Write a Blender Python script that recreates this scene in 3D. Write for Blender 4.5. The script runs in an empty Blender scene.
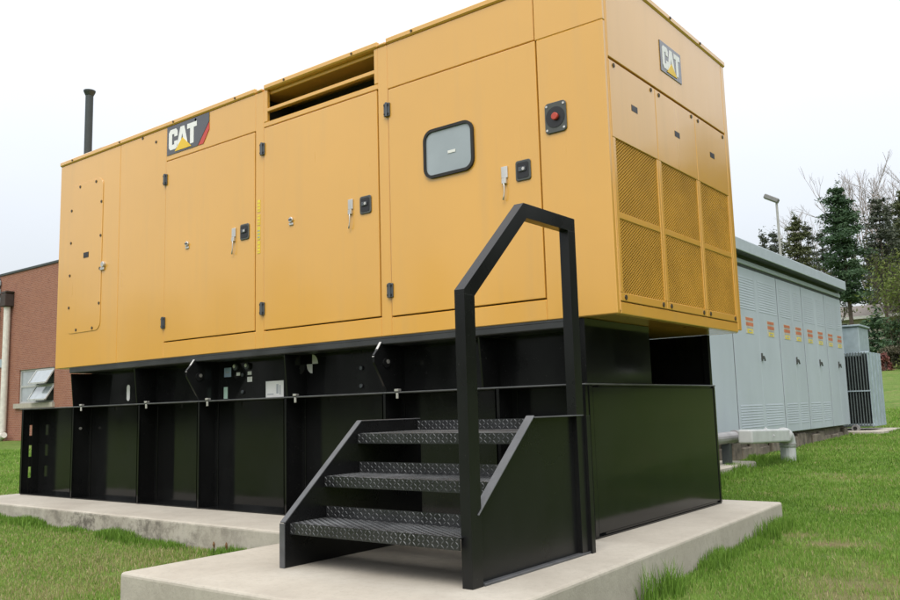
import bpy, bmesh, math, random
import numpy as np
from mathutils import Vector, Matrix
random.seed(7); RNG = np.random.default_rng(11)
S = bpy.context.scene
COL = S.collection
PI = math.pi

# ------------------------------------------------------------------ materials
def new_mat(name):
    m = bpy.data.materials.new(name); m.use_nodes = True
    nt = m.node_tree; b = nt.nodes.get('Principled BSDF')
    return m, nt, b
def N(nt, t, **kw):
    n = nt.nodes.new(t)
    for k, v in kw.items(): setattr(n, k, v)
    return n
def noise(nt, scale, detail=4, rough=.55, coord='Object', stretch=None, dist=0):
    tc = N(nt, 'ShaderNodeTexCoord'); src = tc.outputs[coord]
    if stretch:
        mp = N(nt, 'ShaderNodeMapping'); mp.inputs['Scale'].default_value = stretch
        nt.links.new(src, mp.inputs['Vector']); src = mp.outputs['Vector']
    n = N(nt, 'ShaderNodeTexNoise'); n.inputs['Scale'].default_value = scale
    n.inputs['Detail'].default_value = detail; n.inputs['Roughness'].default_value = rough
    n.inputs['Distortion'].default_value = dist
    nt.links.new(src, n.inputs['Vector']); return n.outputs['Fac']
def ramp(nt, fac, stops, interp='LINEAR'):
    r = N(nt, 'ShaderNodeValToRGB'); cr = r.color_ramp; cr.interpolation = interp
    while len(cr.elements) < len(stops): cr.elements.new(.5)
    for e, (p, c) in zip(cr.elements, stops):
        e.position = p; e.color = (c[0], c[1], c[2], 1) if hasattr(c, '__len__') else (c, c, c, 1)
    nt.links.new(fac, r.inputs['Fac']); return r.outputs['Color']
def mix(nt, fac, a, b, mode='MIX'):
    m = N(nt, 'ShaderNodeMix', data_type='RGBA', blend_type=mode)
    for sock, v in ((m.inputs[0], fac), (m.inputs[6], a), (m.inputs[7], b)):
        if isinstance(v, (int, float)): sock.default_value = v
        elif isinstance(v, (tuple, list)): sock.default_value = (v[0], v[1], v[2], 1)
        else: nt.links.new(v, sock)
    return m.outputs[2]
def bump(nt, b, h, strength=.2, dist=.01):
    bp = N(nt, 'ShaderNodeBump'); bp.inputs['Strength'].default_value = strength
    bp.inputs['Distance'].default_value = dist
    nt.links.new(h, bp.inputs['Height']); nt.links.new(bp.outputs['Normal'], b.inputs['Normal'])

def simple(name, col, rough=.5, metal=0, var=.12, scale=6, coat=0, spec=.5, bmp=0, coat_rough=.05, stretch=None):
    m, nt, b = new_mat(name)
    f = noise(nt, scale, 5, stretch=stretch)
    lo = [c*(1-var) for c in col]; hi = [min(1, c*(1+var)) for c in col]
    nt.links.new(ramp(nt, f, [(.3, lo), (.7, hi)]), b.inputs['Base Color'])
    r = ramp(nt, noise(nt, scale*2.3, 4), [(.3, max(0, rough-.06)), (.7, min(1, rough+.08))])
    nt.links.new(r, b.inputs['Roughness'])
    b.inputs['Metallic'].default_value = metal
    b.inputs['Specular IOR Level'].default_value = spec
    b.inputs['Coat Weight'].default_value = coat; b.inputs['Coat Roughness'].default_value = coat_rough
    if bmp: bump(nt, b, noise(nt, scale*8, 3), bmp, .004)
    return m

def yellow_paint():
    m, nt, b = new_mat('yellow paint')
    big = noise(nt, .7, 4); streak = noise(nt, 2.2, 5, stretch=(3, 3, .25)); fine = noise(nt, 40, 3)
    c = mix(nt, 1.0, (.715, .378, .066), ramp(nt, big, [(.3, (.95,.95,.95)), (.7, (1.03,1.03,1.02))]), 'MULTIPLY')
    c = mix(nt, ramp(nt, streak, [(.52, 0), (.8, .22)]), c, (.50, .32, .12))
    nt.links.new(c, b.inputs['Base Color'])
    nt.links.new(ramp(nt, streak, [(.3, .27), (.75, .36)]), b.inputs['Roughness'])
    b.inputs['Specular IOR Level'].default_value = .5
    b.inputs['Coat Weight'].default_value = .9; b.inputs['Coat Roughness'].default_value = .11
    bump(nt, b, mix(nt, .05, big, fine), .13, .03)
    return m
def black_paint(name, base=.012, rough=.10, wav=.07, spec=.29):
    m, nt, b = new_mat(name)
    dust = noise(nt, 1.6, 6, .6, stretch=(1, 1, .7)); fine = noise(nt, 55, 2)
    c = mix(nt, ramp(nt, dust, [(.38, .04), (.85, .34)]), (base, base*1.02, base*1.04), (.030, .032, .033))
    c = mix(nt, ramp(nt, fine, [(.70, 0), (.78, .25)]), c, (.12, .12, .11))
    nt.links.new(c, b.inputs['Base Color'])
    nt.links.new(ramp(nt, dust, [(.35, rough), (.8, rough+.14)]), b.inputs['Roughness'])
    b.inputs['Specular IOR Level'].default_value = spec
    bump(nt, b, noise(nt, 1.1, 2), wav, .03)
    return m
def concrete():
    m, nt, b = new_mat('weathered concrete')
    a = noise(nt, 1.3, 6, .6); f = noise(nt, 26, 5, .7); pit = noise(nt, 75, 2)
    c = ramp(nt, a, [(.3, (.36, .325, .27)), (.52, (.445, .41, .345)), (.75, (.51, .475, .41))])
    c = mix(nt, ramp(nt, f, [(.3, .35), (.5, 0)]), c, (.30, .27, .22))
    # lichen and damp stains on the upright faces
    geo = N(nt, 'ShaderNodeNewGeometry'); sx = N(nt, 'ShaderNodeSeparateXYZ')
    nt.links.new(geo.outputs['True Normal'], sx.inputs[0])
    up = N(nt, 'ShaderNodeMath', operation='ABSOLUTE'); nt.links.new(sx.outputs['Z'], up.inputs[0])
    side = ramp(nt, up.outputs[0], [(.25, 1), (.5, 0)])
    blot = ramp(nt, noise(nt, 7, 9, .78, dist=.2), [(.44, 0), (.60, 1)])
    tcx = N(nt, 'ShaderNodeTexCoord'); sxx = N(nt, 'ShaderNodeSeparateXYZ'); nt.links.new(tcx.outputs['Object'], sxx.inputs[0])
    mr = N(nt, 'ShaderNodeMapRange'); mr.inputs['From Min'].default_value = -2.6; mr.inputs['From Max'].default_value = -3.8
    mr.inputs['To Min'].default_value = .16; mr.inputs['To Max'].default_value = 1; nt.links.new(sxx.outputs['X'], mr.inputs['Value'])
    ar0 = ramp(nt, noise(nt, .8, 2, .5), [(.36, .25), (.55, 1)])
    ma = N(nt, 'ShaderNodeMath', operation='MULTIPLY'); nt.links.new(ar0, ma.inputs[0]); nt.links.new(mr.outputs[0], ma.inputs[1]); area = ma.outputs[0]
    sm = N(nt, 'ShaderNodeMath', operation='MULTIPLY'); nt.links.new(blot, sm.inputs[0]); nt.links.new(area, sm.inputs[1]); st = sm.outputs[0]
    mm = N(nt, 'ShaderNodeMath', operation='MULTIPLY'); nt.links.new(side, mm.inputs[0]); nt.links.new(st, mm.inputs[1])
    c = mix(nt, mm.outputs[0], c, (.12, .105, .085))
    c = mix(nt, ramp(nt, pit, [(.68, 0), (.74, .5)]), c, (.16, .145, .12))
    damp = ramp(nt, noise(nt, 2.6, 8, .7, dist=.4), [(.52, 0), (.66, .30)])
    c = mix(nt, damp, c, (.29, .265, .22))
    rust = ramp(nt, noise(nt, .9, 5, .6), [(.62, 0), (.78, .28)])
    c = mix(nt, rust, c, (.33, .23, .13))
    nt.links.new(c, b.inputs['Base Color']); b.inputs['Roughness'].default_value = .88
    bump(nt, b, mix(nt, .5, f, pit), .35, .006)
    return m
def brick():
    m, nt, b = new_mat('red brick')
    tc = N(nt, 'ShaderNodeTexCoord'); mp = N(nt, 'ShaderNodeMapping')
    mp.inputs['Rotation'].default_value = (PI/2, 0, 0)
    nt.links.new(tc.outputs['Object'], mp.inputs['Vector'])
    br = N(nt, 'ShaderNodeTexBrick'); br.inputs['Scale'].default_value = 1.0
    br.inputs['Brick Width'].default_value = .22; br.inputs['Row Height'].default_value = .075
    br.inputs['Mortar Size'].default_value = .008; br.inputs['Bias'].default_value = -.1
    br.inputs['Color1'].default_value = (.235, .078, .044, 1); br.inputs['Color2'].default_value = (.315, .118, .068, 1)
    br.inputs['Mortar'].default_value = (.34, .25, .20, 1)
    nt.links.new(mp.outputs['Vector'], br.inputs['Vector'])
    c = mix(nt, ramp(nt, noise(nt, .9, 6, .65), [(.42, 0), (.72, .55)]), br.outputs['Color'], (.30, .135, .082))
    c = mix(nt, ramp(nt, noise(nt, 2.2, 6, .7), [(.5, 0), (.8, .5)]), c, (.19, .065, .045))
    nt.links.new(c, b.inputs['Base Color']); b.inputs['Roughness'].default_value = .9
    return m
def ground_mat():
    m, nt, b = new_mat('lawn soil and thatch')
    a = noise(nt, .55, 6, .65); f = noise(nt, 9, 6, .7); pt = noise(nt, 1.4, 5, .6)
    c = ramp(nt, a, [(.3, (.11, .185, .036)), (.55, (.155, .235, .052)), (.75, (.215, .24, .08))])
    c = mix(nt, ramp(nt, f, [(.35, .6), (.65, 0)]), c, (.035, .06, .012))
    c = mix(nt, ramp(nt, pt, [(.57, 0), (.70, .75)]), c, (.26, .20, .10))
    at = N(nt, 'ShaderNodeAttribute'); at.attribute_name = 'tint'
    c = mix(nt, ramp(nt, at.outputs['Fac'], [(.15, 0), (.8, .9)]), c, (.21, .16, .095))
    nt.links.new(c, b.inputs['Base Color']); b.inputs['Roughness'].default_value = .95
    b.inputs['Specular IOR Level'].default_value = .1
    bump(nt, b, f, .8, .05)
    return m
def tint_mat(name, stops, rough=.6, trans=.0):
    """colour picked per blade / leaf by the 'tint' attribute"""
    m, nt, b = new_mat(name)
    at = N(nt, 'ShaderNodeAttribute'); at.attribute_name = 'tint'
    nt.links.new(ramp(nt, at.outputs['Fac'], stops), b.inputs['Base Color'])
    b.inputs['Roughness'].default_value = rough; b.inputs['Specular IOR Level'].default_value = .25
    if trans:
        tr = N(nt, 'ShaderNodeBsdfTranslucent'); nt.links.new(ramp(nt, at.outputs['Fac'], stops), tr.inputs['Color'])
        ms = N(nt, 'ShaderNodeMixShader'); ms.inputs[0].default_value = trans
        nt.links.new(b.outputs[0], ms.inputs[1]); nt.links.new(tr.outputs[0], ms.inputs[2])
        nt.links.new(ms.outputs[0], nt.nodes['Material Output'].inputs['Surface'])
    return m

M = {}
M['yellow'] = yellow_paint()
M['mesh'] = simple('dull yellow expanded mesh', (.50, .270, .036), .55, 0, .15, 3, spec=.25)
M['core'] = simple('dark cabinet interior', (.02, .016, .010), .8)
M['black'] = black_paint('gloss black tank paint', .0055, .07)
M['flange'] = simple('lit grey black flange', (.075, .078, .078), .4, 0, .4, 5)  # lighter grey paints in the light caught along the flange
M['edge'] = simple('sky-lit grey step edging', (.085, .088, .093), .38, 0, .3, 6)  # lighter than the step paint: sky reflection put into the colour
M['rail'] = simple('dull black skid rail', (.032, .033, .035), .38, 0, .4, 3)
M['stair'] = black_paint('black step paint', .007, .25, .02)
M['tread'] = simple('worn black checker plate', (.021, .022, .023), .31, .0, .5, 5)
M['lozenge'] = simple('scuffed raised checker lugs', (.095, .098, .10), .34, .4, .75, 3.2)
M['seal'] = simple('black rubber seal', (.012, .011, .010), .6)
M['hinge'] = simple('dark zinc hinge', (.10, .11, .12), .4, .6)
M['latch'] = simple('black latch plastic', (.012, .012, .013), .35)
M['bezel'] = simple('grey bezel', (.07, .075, .07), .45)
M['steel'] = simple('bright steel', (.62, .60, .56), .35, .7)
M['white'] = simple('white label', (.74, .74, .71), .5, 0, .06)
M['labelbase'] = simple('faded label', (.50, .48, .40), .6)
M['labelink'] = simple('grey label print', (.36, .38, .40), .55)
M['blue'] = simple('pale blue label', (.32, .42, .55), .5)
M['green'] = simple('pale green label', (.42, .60, .50), .5)
M['ylabel'] = simple('bright yellow label', (.72, .58, .05), .5)
M['red'] = simple('red button', (.50, .06, .035), .4)
M['logo_black'] = simple('logo black vinyl', (.022, .022, .025), .25, coat=1)
M['logo_white'] = simple('logo white vinyl', (.80, .80, .80), .4, 0, .03)
M['logo_yellow'] = simple('logo yellow vinyl', (.80, .52, .03), .4, 0, .03)
M['logo_red'] = simple('logo red vinyl', (.55, .06, .045), .4, 0, .03)
M['screw'] = simple('dark screw', (.06, .04, .02), .5)
M['glass'] = simple('sky reflection grey glass', (.30, .345, .37), .05, 0, .1, 2, coat=1)  # pale grey base stands in for sky reflected in the pane
M['concrete'] = concrete()
M['brick'] = brick()
M['ground'] = ground_mat()
M['stack'] = simple('dark grey stack', (.035, .045, .048), .5)
M['grey'] = simple('pale blue grey cabinet paint', (.45, .505, .565), .42, 0, .06, 1.2, stretch=(1, 1, .3))
M['greyroof'] = simple('grey roof fascia', (.44, .495, .555), .4, 0, .05)
M['seam'] = simple('dark seam and shade', (.05, .06, .06), .7)
M['duct'] = simple('pale grey duct', (.47, .49, .49), .5, 0, .12, 4)
M['pipe'] = simple('dull zinc pipe', (.38, .37, .37), .4, .4, .2, 4)
M['stone'] = simple('rubble and soil footing', (.17, .145, .115), .95, 0, .5, 5, bmp=.8)
M['fin'] = simple('shaded radiator fins', (.115, .14, .14), .45)
M['trgrey'] = simple('transformer grey', (.32, .39, .43), .4)
M['orange'] = simple('orange warning band', (.52, .17, .09), .5)
M['lamp'] = simple('galvanised pole', (.34, .34, .33), .5)
M['siding'] = simple('beige siding', (.52, .49, .42), .8)
M['shingle'] = simple('brown grey shingles', (.24, .215, .19), .9)
M['darkwin'] = simple('dark window pane', (.05, .06, .07), .12)
M['winlight'] = simple('pale window pane', (.30, .34, .36), .10, 0, .15, 3, coat=1)
M['winframe'] = simple('grey aluminium frame', (.42, .43, .42), .5)
M['pvc'] = simple('off white downpipe', (.66, .64, .58), .5)
M['bark'] = simple('bark', (.095, .075, .058), .95, 0, .35, 4, bmp=.6)
M['twig'] = simple('grey twigs', (.30, .26, .24), .95, 0, .2, 4)
G = lambda *a: list(a)
M['grass'] = tint_mat('grass blades', [(0, (.075, .15, .02)), (.35, (.155, .29, .040)), (.62, (.23, .375, .068)), (.85, (.34, .345, .13)), (1, (.42, .36, .20))], .55, .3)
M['pine'] = tint_mat('dark pine needles', [(0, (.03, .062, .032)), (.5, (.058, .108, .052)), (1, (.095, .15, .07))], .7)  # this and the next two needle colours are raised to carry distance haze
M['pine_olive'] = tint_mat('olive pine needles', [(0, (.045, .060, .022)), (.5, (.085, .10, .038)), (1, (.13, .145, .06))], .7)
M['pine_grey'] = tint_mat('grey green needles', [(0, (.045, .06, .044)), (.5, (.085, .10, .07)), (1, (.13, .14, .10))], .7)
M['leaf'] = tint_mat('spring leaves', [(0, (.07, .10, .02)), (.5, (.125, .17, .035)), (1, (.20, .23, .07))], .6, .3)
M['redleaf'] = tint_mat('reddish leaves', [(0, (.09, .035, .03)), (.6, (.17, .06, .05)), (1, (.30, .17, .15))], .6)
M['hedge'] = tint_mat('dull brush', [(0, (.045, .05, .025)), (.6, (.10, .095, .06)), (1, (.17, .14, .10))], .7)

# ------------------------------------------------------------------ mesh builder
OFF = {}
class MB:
    def __init__(s): s.v = []; s.f = []
    def add(s, vs, fs):
        n = len(s.v); s.v += [tuple(v) for v in vs]; s.f += [tuple(i+n for i in f) for f in fs]; return s
    def box(s, x0, x1, y0, y1, z0, z1):
        return s.add([(x0,y0,z0),(x1,y0,z0),(x1,y1,z0),(x0,y1,z0),(x0,y0,z1),(x1,y0,z1),(x1,y1,z1),(x0,y1,z1)],
                     [(0,3,2,1),(4,5,6,7),(0,1,5,4),(1,2,6,5),(2,3,7,6),(3,0,4,7)])
    def bar(s, a, b, w, h, up=(0,0,1)):
        a = Vector(a); b = Vector(b); d = (b-a).normalized(); u = Vector(up)
        r = d.cross(u).normalized(); u = r.cross(d).normalized(); vs = []
        for p in (a, b):
            for sx, sz in ((-1,-1),(1,-1),(1,1),(-1,1)): vs.append(p + r*sx*w/2 + u*sz*h/2)
        return s.add(vs, [(0,1,2,3),(7,6,5,4),(0,4,5,1),(1,5,6,2),(2,6,7,3),(3,7,4,0)])
    def prism(s, poly, axis, a, b):
        """poly in the two remaining axes (x:(y,z), y:(x,z), z:(x,y)) extruded from a to b"""
        def P(p, t):
            return {'x': (t, p[0], p[1]), 'y': (p[0], t, p[1]), 'z': (p[0], p[1], t)}[axis]
        n = len(poly); vs = [P(p, a) for p in poly] + [P(p, b) for p in poly]
        return s.add(vs, [tuple(range(n)), tuple(range(2*n-1, n-1, -1))] + [(i, i+n, (i+1) % n + n, (i+1) % n) for i in range(n)])
    def tube(s, pts, rs, n=10, cap=True):
        pts = [Vector(p) for p in pts]
        if not hasattr(rs, '__len__'): rs = [rs]*len(pts)
        k = len(s.v); ref = None
        for i, p in enumerate(pts):
            d = (pts[min(i+1, len(pts)-1)] - pts[max(i-1, 0)]).normalized()
            if ref is None: ref = Vector((1,0,0)) if abs(d.x) < .8 else Vector((0,1,0))
            u = (ref - d*ref.dot(d)).normalized(); ref = u; w = d.cross(u)
            for j in range(n):
                a = 2*PI*j/n; q = p + (u*math.cos(a) + w*math.sin(a))*rs[i]; s.v.append(tuple(q))
        for i in range(len(pts)-1):
            for j in range(n):
                s.f.append((k+i*n+j, k+i*n+(j+1) % n, k+(i+1)*n+(j+1) % n, k+(i+1)*n+j))
        if cap:
            s.f.append(tuple(k+j for j in range(n-1, -1, -1))); e = k+(len(pts)-1)*n; s.f.append(tuple(e+j for j in range(n)))
        return s
    def cyl(s, c, axis, r, h, n=12):
        d = {'x': Vector((1,0,0)), 'y': Vector((0,1,0)), 'z': Vector((0,0,1))}[axis]; c = Vector(c)
        return s.tube([c, c+d*h], r, n)
    def split(s):
        par = list(range(len(s.v)))
        def find(i):
            while par[i] != i: par[i] = par[par[i]]; i = par[i]
            return i
        for f in s.f:
            for i in f[1:]: par[find(i)] = find(f[0])
        out = {}
        for f in s.f: out.setdefault(find(f[0]), []).append(f)
        res = []
        for fs in out.values():
            ids = sorted({i for f in fs for i in f}); mp = {i: k for k, i in enumerate(ids)}
            m = MB(); m.v = [s.v[i] for i in ids]; m.f = [tuple(mp[i] for i in f) for f in fs]; res.append(m)
        return res
    def each(s, name, mat, parent=None, **kw):
        return [m.build(name, mat, parent, **kw) for m in s.split()]
    def build(s, name, mat, parent=None, bevel=0, smooth=False, origin=None, seg=1):
        off = Vector(OFF.get(parent.name, (0,0,0))) if parent else Vector(origin or (0,0,0))
        me = bpy.data.meshes.new(name)
        me.from_pydata([tuple(Vector(v)-off) for v in s.v], [], s.f)
        bm = bmesh.new(); bm.from_mesh(me); bmesh.ops.recalc_face_normals(bm, faces=bm.faces); bm.to_mesh(me); bm.free()
        me.materials.append(mat if not isinstance(mat, str) else M[mat])
        if smooth:
            me.polygons.foreach_set('use_smooth', [True]*len(me.polygons))
        o = bpy.data.objects.new(name, me); COL.objects.link(o)
        if parent: o.parent = parent
        else: o.location = off
        OFF[o.name] = tuple(off)
        if bevel:
            md = o.modifiers.new('bevel', 'BEVEL'); md.width = bevel; md.segments = seg; md.limit_method = 'ANGLE'; md.angle_limit = math.radians(40)
        return o
def thing(name, label, cat, loc, group=None):
    o = bpy.data.objects.new(name, None); o.empty_display_size = .2; COL.objects.link(o); o.location = loc
    OFF[o.name] = tuple(loc); o['label'] = label; o['category'] = cat
    if group: o['group'] = group
    return o
def tag(o, label, cat, group=None):
    o['label'] = label; o['category'] = cat
    if group: o['group'] = group
    return o
def kind(o, k): o['kind'] = k; return o
def rrect(x0, x1, z0, z1, r, n=5):
    pts = []
    for cx, cz, a0 in ((x1-r, z1-r, 0), (x0+r, z1-r, 90), (x0+r, z0+r, 180), (x1-r, z0+r, 270)):
        for i in range(n+1):
            a = math.radians(a0+90*i/n); pts.append((cx+r*math.cos(a), cz+r*math.sin(a)))
    return pts
def quick_mesh(name, V, faces_flat, loop_tot, mat, parent=None, tint=None, off=(0,0,0)):
    me = bpy.data.meshes.new(name); V = np.asarray(V, dtype=np.float32) - np.asarray(off, dtype=np.float32)
    me.vertices.add(len(V)); me.vertices.foreach_set('co', V.ravel())
    faces_flat = np.asarray(faces_flat, dtype=np.int32); loop_tot = np.asarray(loop_tot, dtype=np.int32)
    me.loops.add(len(faces_flat)); me.loops.foreach_set('vertex_index', faces_flat)
    me.polygons.add(len(loop_tot)); st = np.concatenate(([0], np.cumsum(loop_tot)[:-1])).astype(np.int32)
    me.polygons.foreach_set('loop_start', st); me.polygons.foreach_set('loop_total', loop_tot)
    me.update(calc_edges=True); me.validate()
    if tint is not None:
        at = me.attributes.new('tint', 'FLOAT', 'POINT'); at.data.foreach_set('value', np.asarray(tint, dtype=np.float32))
    me.materials.append(M[mat])
    o = bpy.data.objects.new(name, me); COL.objects.link(o)
    if parent: o.parent = parent
    else: o.location = off
    return o

# ------------------------------------------------------------------ camera and light
f_px, yaw, pitch, roll = 847.52, .654454, .1286675, -.0275735
fw = Vector((-math.sin(yaw)*math.cos(pitch), math.cos(yaw)*math.cos(pitch), math.sin(pitch)))
r0 = Vector((math.cos(yaw), math.sin(yaw), 0)); u0 = r0.cross(fw)
r1 = r0*math.cos(roll)+u0*math.sin(roll); u1 = -r0*math.sin(roll)+u0*math.cos(roll)
CAM = Vector((2.8387, -5.1995, .9))
cd = bpy.data.cameras.new('camera'); cam = bpy.data.objects.new('camera', cd); COL.objects.link(cam)
mw = Matrix((r1, u1, -fw)).transposed().to_4x4(); mw.translation = CAM; cam.matrix_world = mw
cd.sensor_width = 36; cd.lens = f_px/900*36; cd.clip_start = .05; cd.clip_end = 2000
S.camera = cam

sun_dir = Vector((.30, -.62, .95)).normalized()
el = math.asin(sun_dir.z); az = math.atan2(sun_dir.x, sun_dir.y)
ld = bpy.data.lights.new('sun', 'SUN'); ld.energy = 1.2; ld.angle = math.radians(35); ld.color = (1, .97, .92)
lo = bpy.data.objects.new('sun', ld); COL.objects.link(lo); lo.location = (0, -10, 30)
lo.rotation_euler = sun_dir.to_track_quat('Z', 'Y').to_euler()
w = bpy.data.worlds.new('World'); S.world = w; w.use_nodes = True; nt = w.node_tree; nt.nodes.clear()
out = N(nt, 'ShaderNodeOutputWorld'); sky = N(nt, 'ShaderNodeTexSky'); sky.sky_type = 'NISHITA'; sky.sun_disc = False
sky.sun_elevation = el; sky.sun_rotation = az; sky.dust_density = 4; sky.air_density = 1
b1 = N(nt, 'ShaderNodeBackground'); b1.inputs['Strength'].default_value = .05; nt.links.new(sky.outputs[0], b1.inputs['Color'])
# overcast deck: brighter towards the zenith, faint cloud mottling
tc = N(nt, 'ShaderNodeTexCoord'); sp = N(nt, 'ShaderNodeSeparateXYZ'); nt.links.new(tc.outputs['Generated'], sp.inputs[0])
cl = noise(nt, 1.6, 5, .55, 'Generated', (1, 1, 2.5))
g = ramp(nt, sp.outputs['Z'], [(0, (.80, .81, .82)), (.25, (.84, .845, .85)), (1, (.90, .90, .90))])
c = mix(nt, 1.0, g, ramp(nt, cl, [(.3, (.93, .94, .955)), (.7, (1, 1, 1))]), 'MULTIPLY')
b2 = N(nt, 'ShaderNodeBackground')
st_ = N(nt, 'ShaderNodeMapRange'); st_.inputs['From Min'].default_value = .15; st_.inputs['From Max'].default_value = .95
st_.inputs['To Min'].default_value = .715; st_.inputs['To Max'].default_value = 1.75; nt.links.new(sp.outputs['Z'], st_.inputs['Value'])
nt.links.new(st_.outputs[0], b2.inputs['Strength']); nt.links.new(c, b2.inputs['Color'])
ad = N(nt, 'ShaderNodeAddShader'); nt.links.new(b1.outputs[0], ad.inputs[0]); nt.links.new(b2.outputs[0], ad.inputs[1])
nt.links.new(ad.outputs[0], out.inputs['Surface'])
S.view_settings.view_transform = 'Standard'; S.view_settings.look = 'None'; S.view_settings.gamma = 1
S.view_settings.exposure = .22; S.view_settings.use_curve_mapping = False

# ------------------------------------------------------------------ terrain
GY = np.array([-200, -8, -2.3, -.4, .9, 2.7, 9, 16, 20, 30, 75, 100, 400.])
GZ = np.array([-.6, -.48, -.35, -.275, -.235, -.205, -.06, .05, .15, .75, 4.1, 5.0, 5.5])
def sstep(a, b, x):
    t = np.clip((x-a)/(b-a), 0, 1); return t*t*(3-2*t)
def ground(x, y):
    x = np.asarray(x, float); y = np.asarray(y, float)
    z = np.interp(y, GY, GZ)
    far = np.clip(z-.1, 0, None); z = z - far*(1-sstep(-34, -20, x))
    z = z + .016*np.clip(.5-x, 0, 8.5)*(1-sstep(2, 10, y))
    z = z + .012*np.sin(x*1.7+y*.9)*np.cos(y*1.3-x*.6) + .006*np.sin(x*4.1-y*3.2)
    return z
def axis(lo, hi, c, dens):
    t = np.linspace(-1, 1, dens); s = np.sign(t)*np.abs(t)**2.6
    return np.where(s < 0, c + s*(c-lo), c + s*(hi-c))
gx = axis(-260, 260, -1, 190); gy = axis(-160, 400, 4, 190)
X, Y = np.meshgrid(gx, gy, indexing='ij'); Z = ground(X, Y)
n1, n2 = X.shape; idx = np.arange(n1*n2).reshape(n1, n2)
q = np.stack([idx[:-1,:-1], idx[1:,:-1], idx[1:,1:], idx[:-1,1:]], -1).reshape(-1, 4)
def dryness(px, py):
    dry = np.zeros(np.shape(px))
    for bx, by, br in ((1.5, .62, .30), (1.62, .25, .30), (1.09, 1.95, .22), (1.2, 1.4, .16), (.78, 2.25, .16), (2.1, .75, .3), (1.0, 4.2, .5), (2.4, 3.4, .6), (.2, 6.8, .6), (-4.6, -2.3, .5), (-6.0, -1.9, .5), (-3.1, -2.0, .3), (-7.6, -2.4, .6)):
        q_ = np.hypot((px-bx)/1.6, py-by)/(br*(1+.3*np.sin(px*9+py*7)+.2*np.sin(py*23-px*15)))
        dry = np.maximum(dry, np.clip(1.25-q_, 0, 1)*(1 if by < 2.3 and bx > 0 else .5))
    return dry
go = quick_mesh('ground', np.stack([X, Y, Z], -1).reshape(-1, 3), q.ravel(), np.full(len(q), 4), 'ground', None, dryness(X, Y).ravel())
kind(go, 'structure'); go.data.polygons.foreach_set('use_smooth', [True]*len(go.data.polygons))

# concrete pad (one L-shaped slab)
PAD = [(.43, 2.74), (.60, -2.31), (-1.90, -2.31), (-1.90, -.69), (-8.17, -.60), (-8.17, 2.74)]
pm = MB().prism(PAD, 'z', -.75, 0)
po = pm.build('concrete_pad', 'concrete', bevel=.022, seg=3); kind(po, 'structure')

# ------------------------------------------------------------------ generator
gen = thing('generator', 'large yellow enclosed diesel generator on a black base tank, standing on the concrete pad', 'generator', (-3.5, 1.2, 0))
L, R_, YB, ZB, ZT = -7.18, .276, 2.43, 1.515, 4.02
b = MB()
# frame of the front, in pieces butted round the doors
d1 = (-4.950, -3.487, 1.690, 3.632); d2 = (-3.350, -1.880, 1.685, 3.640); d3 = (-1.750, -.287, 1.675, 3.612)
T = .04
b.box(L, -5.853, 0, T, ZB, ZT)                       # plain left panel
b.box(-5.847, -4.958, 0, T, ZB, ZT)                  # second panel
b.box(-4.958, -3.479, 0, T, 3.641, ZT); b.box(-4.958, -3.479, 0, T, ZB, 1.680)
b.box(-3.479, -3.359, 0, T, ZB, ZT)                  # post with stickers
b.box(-3.359, -1.871, 0, T, ZB, 1.675); b.box(-3.359, -1.871, 0, T, 3.650, 3.700)
b.box(-3.359, -3.312, 0, T, 3.700, ZT); b.box(-1.914, -1.871, 0, T, 3.700, ZT)
b.box(-1.871, -1.759, 0, T, ZB, ZT)
b.box(-1.759, -.279, 0, T, ZB, 1.665); b.box(-1.759, -.298, 0, T, 3.621, ZT)
b.box(-.292, R_-.004, 0, T, 3.613, ZT); b.box(-.279, R_-.004, 0, T, ZB, 3.613)
# left end, back, underside, roof deck
b.box(L, L+.04, T, YB, ZB, ZT); b.box(L, R_-.04, YB, YB+.03, ZB, ZT)
b.box(L+.04, R_-.04, T, YB, ZB, ZB+.02)
b.box(L+.04, R_-.04, T, YB, 3.985, ZT)
# right end frame: corner posts, bottom rail
b.box(R_-.04, R_, T, .055, ZB+.02, ZT); b.box(R_-.04, R_, 2.375, YB+.03, ZB+.02, ZT)
b.box(R_-.04, R_-.003, .055, 2.375, ZB, 1.600)
body = b.build('housing', 'yellow', gen, bevel=.006)
k = MB()
k.box(L+.06, R_-.16, .07, YB-.03, ZB+.03, 3.60)
k.box(L+.06, -3.42, .07, YB-.03, 3.60, 3.97); k.box(-1.83, R_-.16, .07, YB-.03, 3.60, 3.97); k.box(-3.42, -1.83, .75, YB-.03, 3.60, 3.97)
k.build('dark_interior', 'core', gen)
# roof caps, one per module
for x0, x1 in ((L-.012, -3.478), (-3.352, -1.862), (-1.768, R_+.014)):
    c = MB().box(x0, x1, -.016, YB+.045, ZT, 4.078)
    o = c.build('roof_cap', 'yellow', gen, bevel=.012)
    s = MB(); n = max(2, int((x1-x0)/.75))
    for i in range(n):
        s.cyl((x0+.3+(x1-x0-.6)*i/max(1, n-1), -.016, 4.048), 'y', .011, -.008, 8)
    s.each('cap_bolt', 'screw', o)
cb = MB()
for y in (.55, 1.2, 1.85): cb.cyl((R_+.014, y, 4.048), 'x', .012, .008, 8)
cb.each('cap_bolt', 'screw', gen)
for x in (-3.42, -1.815):
    MB().box(x-.045, x+.045, -.014, .05, ZT, 4.05).build('roof_bracket', 'yellow', gen, bevel=.01)

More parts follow.
